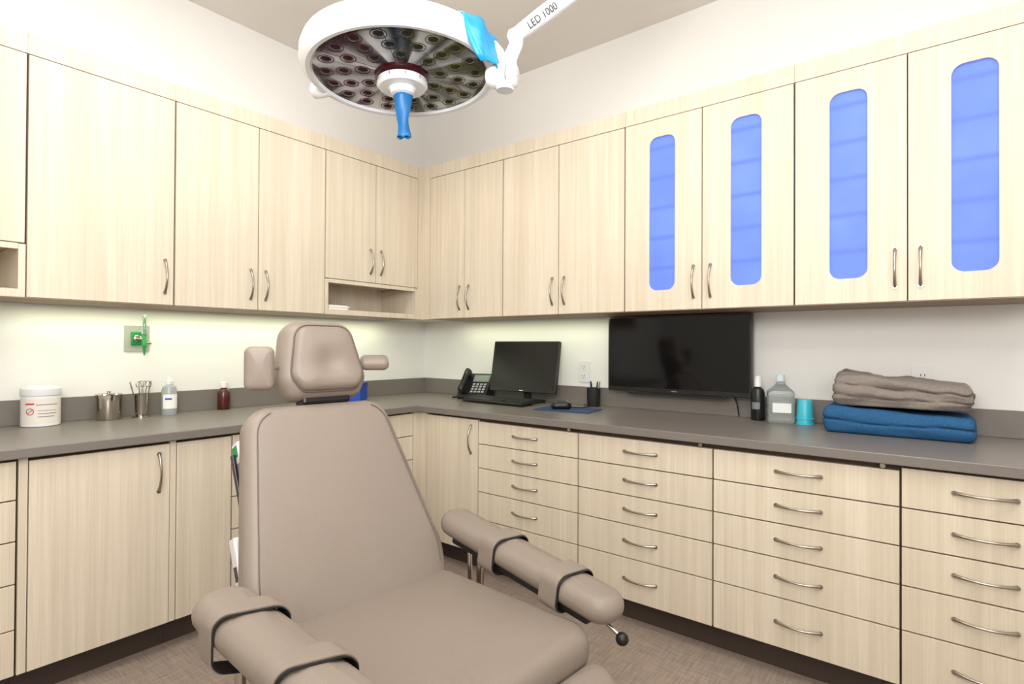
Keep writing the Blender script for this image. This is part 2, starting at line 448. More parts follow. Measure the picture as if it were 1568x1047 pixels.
cyl_between('stem',(0.03,y-.006,z),(0.05,y+.014,z),0.006,CHROME,e)
cyl_between('side_knob',(0.05,y+.014,z-.02),(0.05,y+.04,z-.02),0.006,STEEL,e)
tube('nozzle',[(0.05,y+.014,z-.05),(0.05,y+.014,z-.075)],[.005,.003],GREENP,None,e)

# ------------------------------------------------------------------ things on the left counter
def patch(name,r,a0,a1,z0,z1,mat,M,parent,n=14):
    V=[];F=[]
    for i in range(n+1):
        a=a0+(a1-a0)*i/n
        V+= [(r*math.cos(a),r*math.sin(a),z0),(r*math.cos(a),r*math.sin(a),z1)]
    for i in range(n): F.append((2*i,2*i+2,2*i+3,2*i+1))
    return mk(name,V,F,mat,M,parent,True)
D=math.radians
# disinfectant wipes
e=empty('wipes_canister',(0.09,-2.12,CT)); M=T(0.09,-2.12,CT+.0005)
lathe('body',[(0,0),(.058,0),(.061,.003),(.061,.118),(.059,.12),(0,.12)],WHITE,M,e)
lathe('lid',[(0,.12),(.063,.12),(.064,.123),(.064,.146),(.061,.150),(.05,.151),(.048,.155),(.03,.157),(0,.157)],WHITE,M,e)
patch('label',.0613,D(-75),D(75),.012,.108,pbr('cream_label',(222,216,208),.5),M,e)
patch('label_bar',.0616,D(-58),D(-30),.086,.092,RED,M,e)
patch('label_text_0',.0616,D(-25),D(42),.084,.087,GREYD,M,e)
patch('label_text_1',.0616,D(-20),D(38),.050,.053,GREYD,M,e)
patch('label_text_2',.0616,D(-20),D(30),.038,.041,GREYD,M,e)
patch('label_text_3',.0616,D(-20),D(35),.062,.064,GREYD,M,e)
Mr=M@Matrix.Rotation(D(-42),4,'Z')@frame_M((.0617,0,.06),(0,1,0),(0,0,1),(1,0,0))
tp=[(.012*math.cos(t*PI/12),.012*math.sin(t*PI/12),0) for t in range(25)]
tube('no_symbol_ring',tp,.0012,RED,Mr,e,6)
tube('no_symbol_bar',[(-.008,-.008,0),(.008,.008,0)],.0012,RED,Mr,e,6)
# steel canister
e=empty('steel_canister',(0.08,-1.893,CT)); M=T(0.08,-1.893,CT+.0005)
lathe('body',[(0,0),(.045,0),(.047,.003),(.047,.095),(0,.095)],CHROME,M,e)
lathe('lid',[(0,.095),(.0495,.095),(.0495,.106),(.046,.110),(.012,.113),(.006,.114),(.006,.117),(.009,.119),(0,.121)],CHROME,M,e)
# forceps jar with instruments
e=empty('instrument_jar',(0.10,-1.777,CT)); M=T(0.10,-1.777,CT+.0005)
lathe('jar',[(0,0),(.036,0),(.036,.004),(.02,.010),(.024,.02),(.027,.10),(.029,.103),(.026,.103),(.023,.02),(0,.018)],CHROME,M,e)
def scissors(dx,dy,tilt,rot,k):
    R=M@Matrix.Translation((dx,dy,.03))@Matrix.Rotation(rot,4,'Z')@Matrix.Rotation(tilt,4,'Y')
    parts=[]
    for s in (-1,1):
        parts.append(tube_vf([(0,-s*.002,-.005),(0,0,.05),(0,s*.006,.09),(0,s*.009,.105)],.002,6))
        parts.append(tube_vf([(0,s*.013+.010*math.cos(t*PI/8),.117+.013*math.sin(t*PI/8)) for t in range(17)],.0018,6,up=(1,0,0)))
    V,F=merge(parts); mk('scissors_%d'%k,V,F,STEEL,R,e,True,ang=60)
scissors(-.008,-.008,D(6),D(20),1); scissors(.006,.006,D(-8),D(-30),2); scissors(0,.012,D(10),D(80),3); scissors(.0,-.012,D(-14),D(70),4)
# clear bottle
e=empty('squeeze_bottle',(0.095,-1.665,CT)); M=T(0.095,-1.665,CT+.0005)
lathe('body',[(0,0),(.029,0),(.031,.004),(.031,.11),(.026,.128),(.013,.137),(.013,.145),(0,.145)],pbr('translucent_plastic',(205,212,214),.25,trans=.5),M,e)
lathe('cap',[(0,.138),(.015,.138),(.015,.155),(.008,.16),(.005,.172),(0,.173)],WHITE,M,e,20)
patch('label',.0313,D(-70),D(70),.03,.095,PAPER,M,e)
patch('label_bar',.0316,D(-50),D(0),.07,.078,BLUEBOX,M,e)
# amber bottle
e=empty('amber_bottle',(0.06,-1.406,CT)); M=T(0.06,-1.406,CT+.0005)
lathe('body',[(0,0),(.027,0),(.029,.003),(.029,.085),(.023,.098),(.015,.103),(.015,.108),(0,.108)],AMBER,M,e)
lathe('cap',[(0,.108),(.018,.108),(.018,.134),(.016,.136),(0,.136)],WHITE,M,e)
# blue box
e=empty('glove_box',(0.15,-0.69,CT)); M=T(0.15,-0.69,CT+.0005,D(35))
box('carton',-.05,.05,-.065,.065,0,.10,BLUEBOX,e,.002,M)
box('lid_flap',-.052,.052,-.067,.067,.082,.103,pbr('blue_lid',(20,60,160),.45),e,.002,M)
prism('opening',roundpoly([(-.02,-.04,.015),(.02,-.04,.015),(.02,.04,.015),(-.02,.04,.015)],5),.103,.1036,PAPER,M,e)

# ------------------------------------------------------------------ right counter: phone, computer, etc.
e=empty('desk_phone',(0.62,-0.16,CT))
M=T(0.62,-0.15,CT+.0005,D(18))@frame_M((0,0,0),(0,-1,0),(0,0,1),(-1,0,0))
prism('base',[(-.07,0),(.075,0),(.08,.012),(.075,.03),(-.045,.15),(-.07,.15)],-.095,.095,BLACK,M,e,.005)
a=Vector((.075,.03)); b=Vector((-.045,.15)); L=(b-a).length; u=(b-a)/L; nn=Vector((u.y,-u.x))
def face(sx,sy,h):
    p=a+u*sy+nn*h; return (p.x,p.y,-sx)
def fbox(name,x0,x1,s0,s1,h0,h1,mat,bev=.001):
    V=[face(x0,s0,h0),face(x1,s0,h0),face(x1,s1,h0),face(x0,s1,h0),face(x0,s0,h1),face(x1,s0,h1),face(x1,s1,h1),face(x0,s1,h1)]
    return V,[(0,3,2,1),(4,5,6,7),(0,1,5,4),(1,2,6,5),(2,3,7,6),(3,0,4,7)]
v,f=fbox('d',-.02,.085,.10,.155,0,.004,GREYD); mk('display_bezel',v,f,GREYD,M,e,False,.001)
v,f=fbox('d',-.012,.077,.108,.148,.004,.005,SCREEN2); mk('display',v,f,pbr('lcd',(120,135,125),.3),M,e)
ks=[]
for i in range(4):
    for j in range(4): ks.append(fbox('k',-.012+i*.024,.004+i*.024,.015+j*.02,.028+j*.02,0,.004,GREYD))
V,F=merge(ks); mk('keypad',V,F,pbr('phone_keys',(150,152,154),.5),M,e,False,.001)
hs=[face(-.058,.005,.014),face(-.058,.012,.03),face(-.058,.05,.042),face(-.058,.11,.042),face(-.058,.15,.03),face(-.058,.162,.014)]
tube('handset',hs,[.018,.024,.016,.016,.024,.018],BLACK,M,e,12,1.25)
tube('cord',[(.05,.01,.097),(.08,.008,.12),(.04,.008,.14),(-.02,.008,.13)],.003,BLACK,M,e,6)

# monitor
e=empty('computer_monitor',(0.98,-0.13,CT))
c=Vector((0.98,-0.135,1.014)); tl=D(10)
M=T(c.x,c.y,c.z,D(3))@Matrix.Rotation(-tl,4,'X')
hw,hh=.225,.147
prism('casing',roundpoly([(-hw,-hh,.006),(hw,-hh,.006),(hw,hh,.006),(-hw,hh,.006)],4),-.012,.012,BLACK,M@frame_M((0,0,0),(1,0,0),(0,0,1),(0,-1,0)),e,.002)
box('rear_bulge',-.13,.13,.0125,.032,-.08,.08,BLACKM,e,.008,M)
box('screen',-hw+.012,hw-.012,-.0135,-.012,-hh+.02,hh-.012,SCREEN2,e,0,M)
box('logo',-.012,.012,-.0132,-.012,-hh+.007,-hh+.011,WHITE,e,0,M)
box('neck',.98-.022,.98+.022,-.115,-.095,CT+.012,.98,BLACKM,e,.004)
prism('base',roundpoly([(.87,-.205,.04),(1.09,-.205,.04),(1.09,-.05,.04),(.87,-.05,.04)],6),CT+.0005,CT+.014,BLACK,None,e,.003)
# keyboard
e=empty('keyboard',(0.925,-.28,CT)); M=T(0.915,-.285,CT+.007,D(-2))@Matrix.Rotation(D(4),4,'X')
box('tray',-.222,.222,-.072,.072,.001,.017,BLACK,e,.004,M)
ks=[]
for r in range(6):
    x=-.214; zz=.0168
    while x<.205:
        w=.0165
        if r==0 and -.14<x<-.02: w=.11
        if not(.075<x<.082 or .14<x<.146): ks.append(bx(x,x+w-.003,-.066+r*.022,-.066+r*.022+.018,zz,zz+.005))
        x+=w+.0015
V,F=merge(ks); mk('keys',V,F,pbr('key_black',(34,34,36),.45),M,e,False,.001)
box('rear_foot_1',-.19,-.16,.05,.06,-.009,.002,BLACK,e,0,M); box('rear_foot_2',.16,.19,.05,.06,-.009,.002,BLACK,e,0,M)
# mouse + pad
prism('mouse_pad',roundpoly([(1.23,-.40,.012),(1.53,-.40,.012),(1.53,-.20,.012),(1.23,-.20,.012)],4),CT+.0005,CT+.004,PADM,T(1.38,-.3,0,D(8))@T(-1.38,.3,0),None,.001)
e=empty('computer_mouse',(1.35,-.31,CT+.02)); M=T(1.345,-.31,CT+.0195,D(40))
def mfn(v):
    z=v.z
    if z>0: z=z*(1.0+0.35*math.cos(v.x*22))
    return (v.x,v.y,z)
cushion('shell',roundpoly([(-.052,-.03,.026),(.052,-.03,.026),(.052,.03,.026),(-.052,.03,.026)],6),.030,.014,BLACK,M,e,.006,mfn,.012)
tube('scroll_wheel',[(.03,-.003,.02),(.03,.003,.02)],.006,GREYD,M,e)
tube('cable',[(1.385,-.277,CT+.012),(1.42,-.22,CT+.007),(1.40,-.12,CT+.004),(1.33,-.06,CT+.004)],.0022,BLACK,None,e,6)
# pen cup
e=empty('pen_cup',(1.395,-.065,CT)); M=T(1.395,-.068,CT+.0005)
lathe('cup',[(0,0),(.033,0),(.034,.002),(.037,.098),(.034,.098),(.031,.006),(0,.006)],BLACKM,M,e)
for k,(dx,dy,tx,ty,mt) in enumerate([(.01,0,.02,.01,BLACK),(-.012,.005,-.025,.01,TAPE_D),(0,-.012,.0,-.025,BLACK),(.015,.01,.03,.0,GREYD)]):
    tube('pen_%d'%(k+1),[(dx*.6,dy*.6,.008),(dx+tx*.3,dy+ty*.3,.09),(dx+tx*.55,dy+ty*.55,.128),(dx+tx*.6,dy+ty*.6,.136)],[.004,.004,.004,.002],mt,M,e,8)

# TV
e=empty('wall_television',(1.852,-.07,1.1))
x0,x1,z0,z1=1.495,2.209,0.905,1.288
M=frame_M((0,-.075,0),(1,0,0),(0,0,1),(0,-1,0))
prism('casing',roundpoly([(x0,z0,.006),(x1,z0,.006),(x1,z1,.006),(x0,z1,.006)],4),-.02,.015,BLACK,M,e,.002)
box('screen',x0+.01,x1-.01,-.0912,-.0902,z0+.022,z1-.01,SCREEN,e)
box('rear_housing',x0+.1,x1-.1,-.0545,-.03,z0+.05,z1-.08,BLACKM,e,.006)
box('wall_bracket',1.75,1.95,-.03,-.001,z0+.1,z1-.14,BLACKM,e,.002)
box('logo',1.838,1.866,-.0912,-.0902,z0+.008,z0+.013,GREYD,e)
prism('bottom_lip',[(x0+.1,z0-.006),(x1-.1,z0-.006),(x1-.12,z0-.014),(x0+.12,z0-.014)],-.01,.01,BLACK,M,e,.001)
tube('power_cable',[(2.1,-.04,.95),(2.12,-.03,.90),(2.13,-.028,.87),(2.14,-.03,CT+.004)],.003,BLACK,None,e,6)

# dark pump bottle
e=empty('pump_bottle',(2.24,-.085,CT)); M=T(2.235,-.085,CT+.0005)
lathe('body',[(0,0),(.027,0),(.0285,.003),(.0285,.12),(.023,.138),(.013,.145),(.013,.152),(0,.152)],BLACK,M,e)
lathe('cap',[(0,.148),(.0155,.148),(.0155,.172),(.013,.187),(.009,.195),(0,.196)],WHITE,M,e,20)
patch('label',.0288,D(-130),D(-60),.05,.08,GREYD,M,e)
# clear jug
e=empty('clear_jug',(2.33,-.1,CT)); M=T(2.33,-.1,CT+.0005,D(20))
def jugp(name,z0,z1,mat):
    o=roundpoly([(-.052,-.042,.014),(.052,-.042,.014),(.052,.042,.014),(-.052,.042,.014)],5)
    N=24
    V=[];F=[];n=len(o)
    for k in range(N+1):
        z=z0+(z1-z0)*k/N; t=k/N
        s=1.0 if t<.72 else 1-0.72*math.sin((t-.72)/.28*PI/2)**1.5
        if k==0: s=.94
        if t<.68: s*=1+.018*math.sin(z*150)
        for p in o: V.append((p[0]*s,p[1]*s,z))
    for k in range(N):
        for i in range(n):
            j=(i+1)%n; F.append((k*n+i,k*n+j,(k+1)*n+j,(k+1)*n+i))
    F.append(tuple(range(n))[::-1]); F.append(tuple(N*n+i for i in range(n)))
    return mk(name,V,F,mat,M,e,True,ang=50)
jugp('body',0,.178,pbr('jug_plastic',(225,234,232),.12,trans=.8))
lathe('cap',[(0,.176),(.017,.176),(.0175,.179),(.0175,.202),(.015,.205),(0,.206)],pbr('pale_blue_cap',(205,222,232),.3),M,e)
V=[(-.036,-.0432,.045),(.036,-.0432,.045),(.036,-.0432,.085),(-.036,-.0432,.085),(-.036,-.0440,.045),(.036,-.0440,.045),(.036,-.0440,.085),(-.036,-.0440,.085)]
mk('label',V,[(0,3,2,1),(4,5,6,7),(0,1,5,4),(1,2,6,5),(2,3,7,6),(3,0,4,7)],LIQ,M,e)
# cup stack
e=empty('plastic_cup_stack',(2.425,-.1,CT)); M=T(2.425,-.1,CT+.0005)
lathe('cup_1',[(.031,0),(.0355,0),(.0355,.004),(.033,.006),(.028,.075),(0.026,.078),(0,.078)],CYAN,M,e)
lathe('cup_2',[(.0345,.022),(.0345,.026),(.0325,.028),(.0275,.100),(.0255,.103),(0,.103)],CYAN,M,e)
# towels: each one a thick folded bath towel
def towel(name,x0,x1,y0,y1,z0,th,mat,amp,seed,skewL,crease):
    e=empty(name,((x0+x1)/2,(y0+y1)/2,z0))
    o=roundpoly([(x0,y0,.03),(x1,y0,.03),(x1,y1,.02),(x0,y1,.02)],5)
    zc=z0+th/2
    def fn(v):
        up=v.z/th+.5
        n=noise.noise(Vector((v.x*8,v.y*9,seed)))*amp+noise.noise(Vector((v.x*24,v.y*24,seed+5)))*amp*.35
        hgt=skewL*(1-(v.x-x0)/(x1-x0))*up
        nx=noise.noise(Vector((v.y*12,up*2.5,seed)))*amp*.7; ny=noise.noise(Vector((v.x*9,up*3,seed+3)))*amp*.8
        cr=0
        for cz in crease:
            cc=cz+.05*math.sin(v.x*13+seed)
            cr+=math.exp(-((up-cc)/.035)**2)*.010
        cx,cy=(x0+x1)/2,(y0+y1)/2
        edge=1 if (v.y<y0+.05 or v.x<x0+.05 or v.x>x1-.05) else 0
        px=v.x+nx; py=v.y+ny
        if edge and .05<up<.95:
            px+=(cr if v.x<cx else -cr)*(1 if abs(v.x-cx)>(x1-x0)/2-.05 else 0); py+=cr if v.y<cy else 0
        return (px,py,max(zc+v.z+n*up+hgt,z0))
    v,f=cushion_wall(o,th,th*.42,fn,.012)
    mk('terry_folds',v,f,mat,None,e,True,ang=80)
def cushion_wall(outline,thick,er,fn,maxseg):
    o=[Vector(p) for p in densify(outline,maxseg)]; n=len(o); nr=[]
    for i in range(n):
        t=(o[(i+1)%n]-o[i-1]).normalized(); nr.append(Vector((t.y,-t.x)))
    c=sum(o,Vector((0,0)))/n; inn=[o[i]-nr[i]*er for i in range(n)]
    rings=[]
    for s in (.1,.4,.7,.9): rings.append(([c+(p-c)*s for p in inn],-thick/2))
    K=26
    for k in range(K+1):
        a=-PI/2+PI*k/K
        zz=math.sin(a)*thick/2; q=er*(1-abs(math.cos(a))**.55)
        rings.append(([o[i]-nr[i]*q for i in range(n)],zz))
    for s in (.96,.9,.84,.78,.72,.66,.6,.54,.48,.42,.36,.3,.24,.18,.12,.06): rings.append(([c+(p-c)*s for p in inn],thick/2))
    V=[(c.x,c.y,-thick/2)];F=[]
    for r,z in rings:
        for p in r: V.append((p.x,p.y,z))
    V.append((c.x,c.y,thick/2)); last=len(V)-1
    for i in range(n): F.append((0,1+(i+1)%n,1+i))
    for k in range(len(rings)-1):
        b=1+k*n
        for i in range(n):
            j=(i+1)%n; F.append((b+i,b+j,b+n+j,b+n+i))
    b=1+(len(rings)-1)*n
    for i in range(n): F.append((b+i,b+(i+1)%n,last))
    return [fn(Vector(v)) for v in V],F
towel('blue_towel',2.515,2.975,-.285,-.03,CT+.001,.078,BLUE_T,.006,1.3,.022,(.5,))
towel('grey_towel',2.545,2.965,-.27,-.03,CT+.103,.085,GREY_T,.022,7.1,.042,(.33,.68))

# ------------------------------------------------------------------ exam chair
JX,JY=1.576,-1.683
CM=T(JX,JY,0,D(-4.8)); SZ=0.405
ch=empty('exam_chair',(JX,JY,0))
seat=roundpoly([(-.03,-.31,.05),(.58,-.325,.07),(.58,.325,.07),(-.03,.31,.05)],8)
cushion('seat_cushion',seat,.105,.04,LEATHER,CM@Matrix.Translation((0,0,SZ-.0525)),ch,.008)
box('seat_frame',-.05,.50,-.27,.27,SZ-.15,SZ-.106,BLACKM,ch,.006,CM)
# backrest
ra=D(26.4)
def backM(y,v,n,rot=ra):
    b=Vector((-math.sin(rot),0,math.cos(rot))); nv=Vector((math.cos(rot),0,math.sin(rot)))
    o=Vector((0,y,SZ))+b*v+nv*n
    return CM@frame_M(o,(0,1,0),b,nv)
bo=roundpoly([(-.30,-.05,.05),(.30,-.05,.05),(.325,.08,.2),(.235,.612,.085),(-.235,.612,.085),(-.325,.08,.2)],8)
cushion('backrest_cushion',bo,.095,.038,LEATHER,backM(0,0,-.0475),ch,.006)
# stitched seam near the backrest edge
so=densify([(p[0]*.90,.27+(p[1]-.27)*.93) for p in bo],.02)
pts=[(p[0],p[1],.0014) for p in so if p[0]<-.17 and p[1]>.02]
pts.sort(key=lambda p:p[1])
tube('backrest_seam',pts,.0016,LEATHER_D,backM(0,0,0),ch,6,up=(0,0,1))
pts=[(-p[0],p[1],p[2]) for p in pts]
tube('backrest_seam_2',pts,.0016,LEATHER_D,backM(0,0,0),ch,6,up=(0,0,1))
bs=roundpoly([(-.26,-.03,.05),(.26,-.03,.05),(.2,.56,.07),(-.2,.56,.07)],6)
prism('back_shell',bs,-.125,-.096,BLACKM,backM(0,0,0),ch,.008)
# headrest
hr=D(14)
def headM(y,z,n):
    b=Vector((-math.sin(hr),0,math.cos(hr))); nv=Vector((math.cos(hr),0,math.sin(hr)))
    return CM@frame_M(Vector((-.335,0.035+y,1.085))+b*z+nv*n,(0,1,0),b,nv)
def dent(v):
    g=math.exp(-((v.x/.05)**2+((v.y+.02)/.045)**2))
    z=v.z-(.022*g if v.z>0 else 0)
    g2=math.exp(-((v.y+.085)/.035)**2)*(1 if v.z>0 else 0)
    return (v.x,v.y,z+.012*g2)
ho=roundpoly([(-.12,-.135,.05),(.12,-.135,.05),(.16,-.07,.06),(.118,.132,.065),(-.118,.132,.065),(-.16,-.07,.06)],7)
cushion('headrest_cushion',ho,.11,.05,LEATHER,headM(0,0,-.03),ch,.004,None,.015)
hi=[(p[0]*.80,p[1]*.82) for p in ho]
cushion('headrest_pad',hi,.06,.028,LEATHER,headM(0,0,.014),ch,.012,dent,.012)
sp=[(p[0]*1.0,p[1]*1.0,.006) for p in hi]; sp.append(sp[0])
tube('headrest_piping',[(p[0]*1.01,p[1]*1.01,.024) for p in sp],.0026,LEATHER_D,headM(0,0,0),ch,6,up=(0,0,1))
box('headrest_bracket',-.05,.05,-.18,-.05,-.10,-.06,BLACKM,ch,.006,headM(0,0,0))
box('headrest_plate',-.085,.085,-.150,-.10,-.06,.0,BLACK,ch,.01,headM(0,0,0))
cyl_between('headrest_post_1',(-.30,-.03,.88),(-.37,-.01,1.06),.009,CHROME,ch,CM)
cyl_between('headrest_post_2',(-.30,.07,.88),(-.37,.07,1.06),.009,CHROME,ch,CM)
# temple pads
po=roundpoly([(-.042,-.066,.02),(.042,-.066,.02),(.042,.066,.02),(-.042,.066,.02)],6)
cushion('temple_pad_1',po,.05,.02,LEATHER,CM@T(-.30,-.190,1.060,D(-25))@frame_M((0,0,0),(0,1,0),(0,0,1),(1,0,0)),ch,.003,None,.015)
cyl_between('temple_rod_1',(-.315,-.17,1.058),(-.35,-.09,1.058),.005,CHROME,ch,CM)
po2=roundpoly([(-.05,-.035,.02),(.05,-.035,.02),(.05,.035,.02),(-.05,.035,.02)],6)
cushion('temple_pad_2',po2,.045,.02,LEATHER,CM@T(-.33,.232,1.070,D(60))@Matrix.Rotation(D(20),4,'X'),ch,.003,None,.015)
cyl_between('temple_rod_2',(-.34,.20,1.06),(-.36,.14,1.055),.005,CHROME,ch,CM)
# arms
def arm(idx,A,B,w0,w1,th,straps):
    A=Vector(A);B=Vector(B); X=(B-A).normalized(); Y=Vector((0,0,1)).cross(X).normalized(); Z=X.cross(Y); L=(B-A).length
    M=CM@frame_M(A-Z*th/2,X,Y,Z)
    o=roundpoly([(-.055,-w0/2,w0*.46),(L+.02,-w1/2,w1*.46),(L+.02,w1/2,w1*.46),(-.055,w0/2,w0*.46)],8)
    cushion('armrest_pad_%d'%idx,o,th,th*.48,LEATHER,M,ch,.006,None,.02)
    box('armrest_board_%d'%idx,.02,L-.05,-w1*.32,w1*.32,-th/2-.016,-th/2+.004,BLACKM,ch,.004,M)
    for k,(s,droop,skew) in enumerate(straps):
        w=(w0+(w1-w0)*s)+.006; t2=th/2+.009
        prof=roundpoly([(-w/2,-t2-droop*.5,.03),(w/2,-t2-droop,.03),(w/2,t2,.032),(-w/2,t2,.032)],6)
        n=len(prof); x0=L*s
        def band(nm,off,x0,x1,mat,th_):
            V=[];F=[]
            for (x,g) in ((x0,0),(x1,0),(x1,th_),(x0,th_)):
                for i in range(n):
                    q=Vector(prof[i]); t=(Vector(prof[(i+1)%n])-Vector(prof[i-1])).normalized(); nn=Vector((t.y,-t.x))
                    q=q+nn*(off+g); V.append((x+skew*q[0]/w,q[0],q[1]))
            for r in range(4):
                for i in range(n):
                    j=(i+1)%n; r2=(r+1)%4
                    F.append((r*n+i,r*n+j,r2*n+j,r2*n+i))
            mk(nm,V,F,mat,M,ch,True,ang=50)
        band('strap_%d_%d'%(idx,k+1),0,x0,x0+.060,LEATHER,.003)
        band('strap_backing_%d_%d'%(idx,k+1),-.0022,x0+.004,x0+.066,BLACKM,.002)
    return M
arm(1,(-.02,.37,.566),(.605,.355,.478),.125,.125,.075,[(.30,.03,.02),(.70,.022,.02)])
arm(2,(.03,-.402,.556),(.64,-.385,.539),.14,.13,.075,[(.14,.05,.05),(.58,.05,.05)])
# arm posts & rails
cyl_between('arm_post_1',(.10,.35,.30),(.10,.355,.47),.012,CHROME,ch,CM)
cyl_between('arm_post_2',(.06,.35,.30),(.04,.36,.48),.008,CHROME,ch,CM)
cyl_between('arm_post_3',(.12,-.40,.30),(.12,-.40,.48),.012,CHROME,ch,CM)
cyl_between('arm_rail',(.10,-.40,.30),(.10,.36,.30),.012,BLACKM,ch,CM)
cyl_between('arm_lever_1',(.52,.345,.44),(.628,.345,.386),.005,CHROME,ch,CM)
def ball(r,n=10): return [(r*math.sin(PI*k/n),-r*math.cos(PI*k/n)) for k in range(n+1)]
lathe('lever_knob_1',ball(.017),BLACK,CM@T(.634,.345,.382),ch,20,80)
# leg rest
ls=D(34)
lb=Vector((math.cos(ls),0,-math.sin(ls))); ln=Vector((math.sin(ls),0,math.cos(ls)))
LM=CM@frame_M(Vector((.598,0,SZ-.048))-ln*.045,lb,(0,1,0),ln)
cushion('legrest_cushion',roundpoly([(0,-.305,.05),(.36,-.27,.07),(.36,.27,.07),(0,.305,.05)],8),.09,.04,LEATHER,LM,ch,.006)
prism('legrest_shell',roundpoly([(0.02,-.25,.05),(.34,-.21,.05),(.34,.21,.05),(0.02,.25,.05)],5),-.07,-.046,BLACKM,LM,ch,.005)
# pedestal base
BEI=pbr('beige_enamel',(180,172,162),.4)
prism('base_plate',roundpoly([(-.38,-.24,.08),(.42,-.24,.08),(.42,.24,.08),(-.38,.24,.08)],6),0.0,.055,BEI,CM,ch,.01)
prism('lift_column',roundpoly([(-.17,-.15,.03),(.22,-.15,.03),(.22,.15,.03),(-.17,.15,.03)],5),.055,SZ-.15,BEI,CM,ch,.005)
# control panel and side rail mounted on the side of the backrest
HM=backM(-.236,.475,-.110)
box('side_control_panel',-.014,.014,-.06,.06,-.02,.03,WHITE,ch,.006,HM)
box('side_control_label',-.0155,-.0138,.015,.048,-.012,.022,GREENP,ch,0,HM)
box('side_control_buttons',-.0155,-.0138,-.045,-.005,-.012,.022,GREYD,ch,0,HM)
box('side_rail',-.292,-.282,.02,.50,-.118,-.10,BLACK,ch,.003,backM(.03,0,0))
box('side_control_panel_2',-.010,.010,-.065,.065,-.02,.02,WHITE,ch,.005,backM(-.288,.20,-.112))
box('side_control_buttons_2',-.0115,-.0098,-.05,-.01,-.01,.01,BLACK,ch,.001,backM(-.288,.20,-.112))

# ------------------------------------------------------------------ surgical light
LC=Vector((1.492,-1.497,2.008))
sl=empty('surgical_light',tuple(LC))
al=D(-2.0); tb=D(0.5)
R_=Vector((.787,.617,0)); F_=Vector((-.617,.787,0)); U_=Vector((0,0,1))
X=(R_*math.cos(al)-U_*math.sin(al)).normalized()
Yv=(F_*math.cos(tb)-U_*math.sin(tb)); Yv=(Yv-X*Yv.dot(X)).normalized(); Z=X.cross(Yv).normalized()
LMx=frame_M(LC,X,Yv,Z)
lathe('lamp_housing',[(.278,.006),(.284,-.002),(.298,-.004),(.310,.006),(.316,.022),(.316,.05),(.308,.07),(.27,.09),(.15,.115),(.06,.125),(0,.126)],WHITEP,LMx,sl,72,30)
def lens_mat(name,k,rough,spec):
    m=bpy.data.materials.new(name); m.use_nodes=True
    nt=m.node_tree; b=nt.nodes['Principled BSDF']; b.inputs['Roughness'].default_value=rough
    b.inputs['Specular IOR Level'].default_value=spec
    tc=nt.nodes.new('ShaderNodeNewGeometry')
    mp=nt.nodes.new('ShaderNodeVectorMath'); mp.operation='SUBTRACT'; mp.inputs[1].default_value=tuple(LC)
    nt.links.new(tc.outputs['Position'],mp.inputs[0])
    dt=nt.nodes.new('ShaderNodeVectorMath'); dt.operation='DOT_PRODUCT'; dt.inputs[1].default_value=(.787,.617,0)
    nt.links.new(mp.outputs[0],dt.inputs[0])
    nz=nt.nodes.new('ShaderNodeTexNoise'); nz.inputs['Scale'].default_value=9; nt.links.new(tc.outputs['Position'],nz.inputs['Vector'])
    ma=nt.nodes.new('ShaderNodeMath'); ma.operation='MULTIPLY_ADD'; ma.inputs[1].default_value=1.7; ma.inputs[2].default_value=0.38
    nt.links.new(dt.outputs['Value'],ma.inputs[0])
    m3=nt.nodes.new('ShaderNodeMath'); m3.operation='MULTIPLY_ADD'; m3.inputs[1].default_value=0.24
    nt.links.new(nz.outputs['Fac'],m3.inputs[0]); nt.links.new(ma.outputs[0],m3.inputs[2])
    r=nt.nodes.new('ShaderNodeValToRGB'); cr=r.color_ramp
    cols=[(0.0,(70,40,30)),(.18,(92,26,62)),(.36,(84,40,40)),(.5,(40,56,70)),(.62,(74,72,34)),(.8,(98,94,34)),(1.0,(66,80,44))]
    cols=[(p,tuple(x*k for x in c)) for p,c in cols]
    cr.elements[0].color=lin(cols[0][1]); cr.elements[1].color=lin(cols[-1][1])
    for p,c in cols[1:-1]:
        el=cr.elements.new(p); el.color=lin(c)
    nt.links.new(m3.outputs[0],r.inputs['Fac']); nt.links.new(r.outputs['Color'],b.inputs['Base Color'])
    return m
LENS=lens_mat('iridescent_lens',.62,.22,.12); LENS2=lens_mat('iridescent_reflector',.95,.3,.15); LENS3=lens_mat('led_lens_dark',.35,.12,.4)
lathe('lens_cover',[(.0,.010),(.279,.010),(.279,.006),(0,.006)],LENS,LMx,sl,64)
parts=[];parts2=[]
for ring,(rr,cnt) in enumerate([(.125,9),(.183,14),(.240,19)]):
    for k in range(cnt):
        a=2*PI*(k+.5*(ring%2))/cnt; cx,cy=rr*math.cos(a),rr*math.sin(a)
        tr=.0235
        parts.append(tube_vf([(cx+tr*math.cos(t*PI/10),cy+tr*math.sin(t*PI/10),.0064) for t in range(21)],.0020,6,up=(0,0,1)))
        v,f=lathe_vf([(.017,.006),(.014,.003),(.008,.001),(1e-4,.000)],14)
        parts2.append(([(p[0]+cx,p[1]+cy,p[2]) for p in v],f))
V,F=merge(parts); mk('led_rings',V,F,LENS2,LMx,sl,True)
V,F=merge(parts2); mk('led_lenses',V,F,LENS3,LMx,sl,True,ang=80)
parts=[]
for k in range(7):
    a=2*PI*k/7+.2
    parts.append(tube_vf([(.085*math.cos(a),.085*math.sin(a),.0066),(.277*math.cos(a),.277*math.sin(a),.0066)],.0013,6))
V,F=merge(parts); mk('sector_seams',V,F,LENS3,LMx,sl,True)
lathe('hub_ring',[(0,.008),(.088,.008),(.086,-.004),(.078,-.012),(0,-.012)],RUBY,LMx,sl,48)
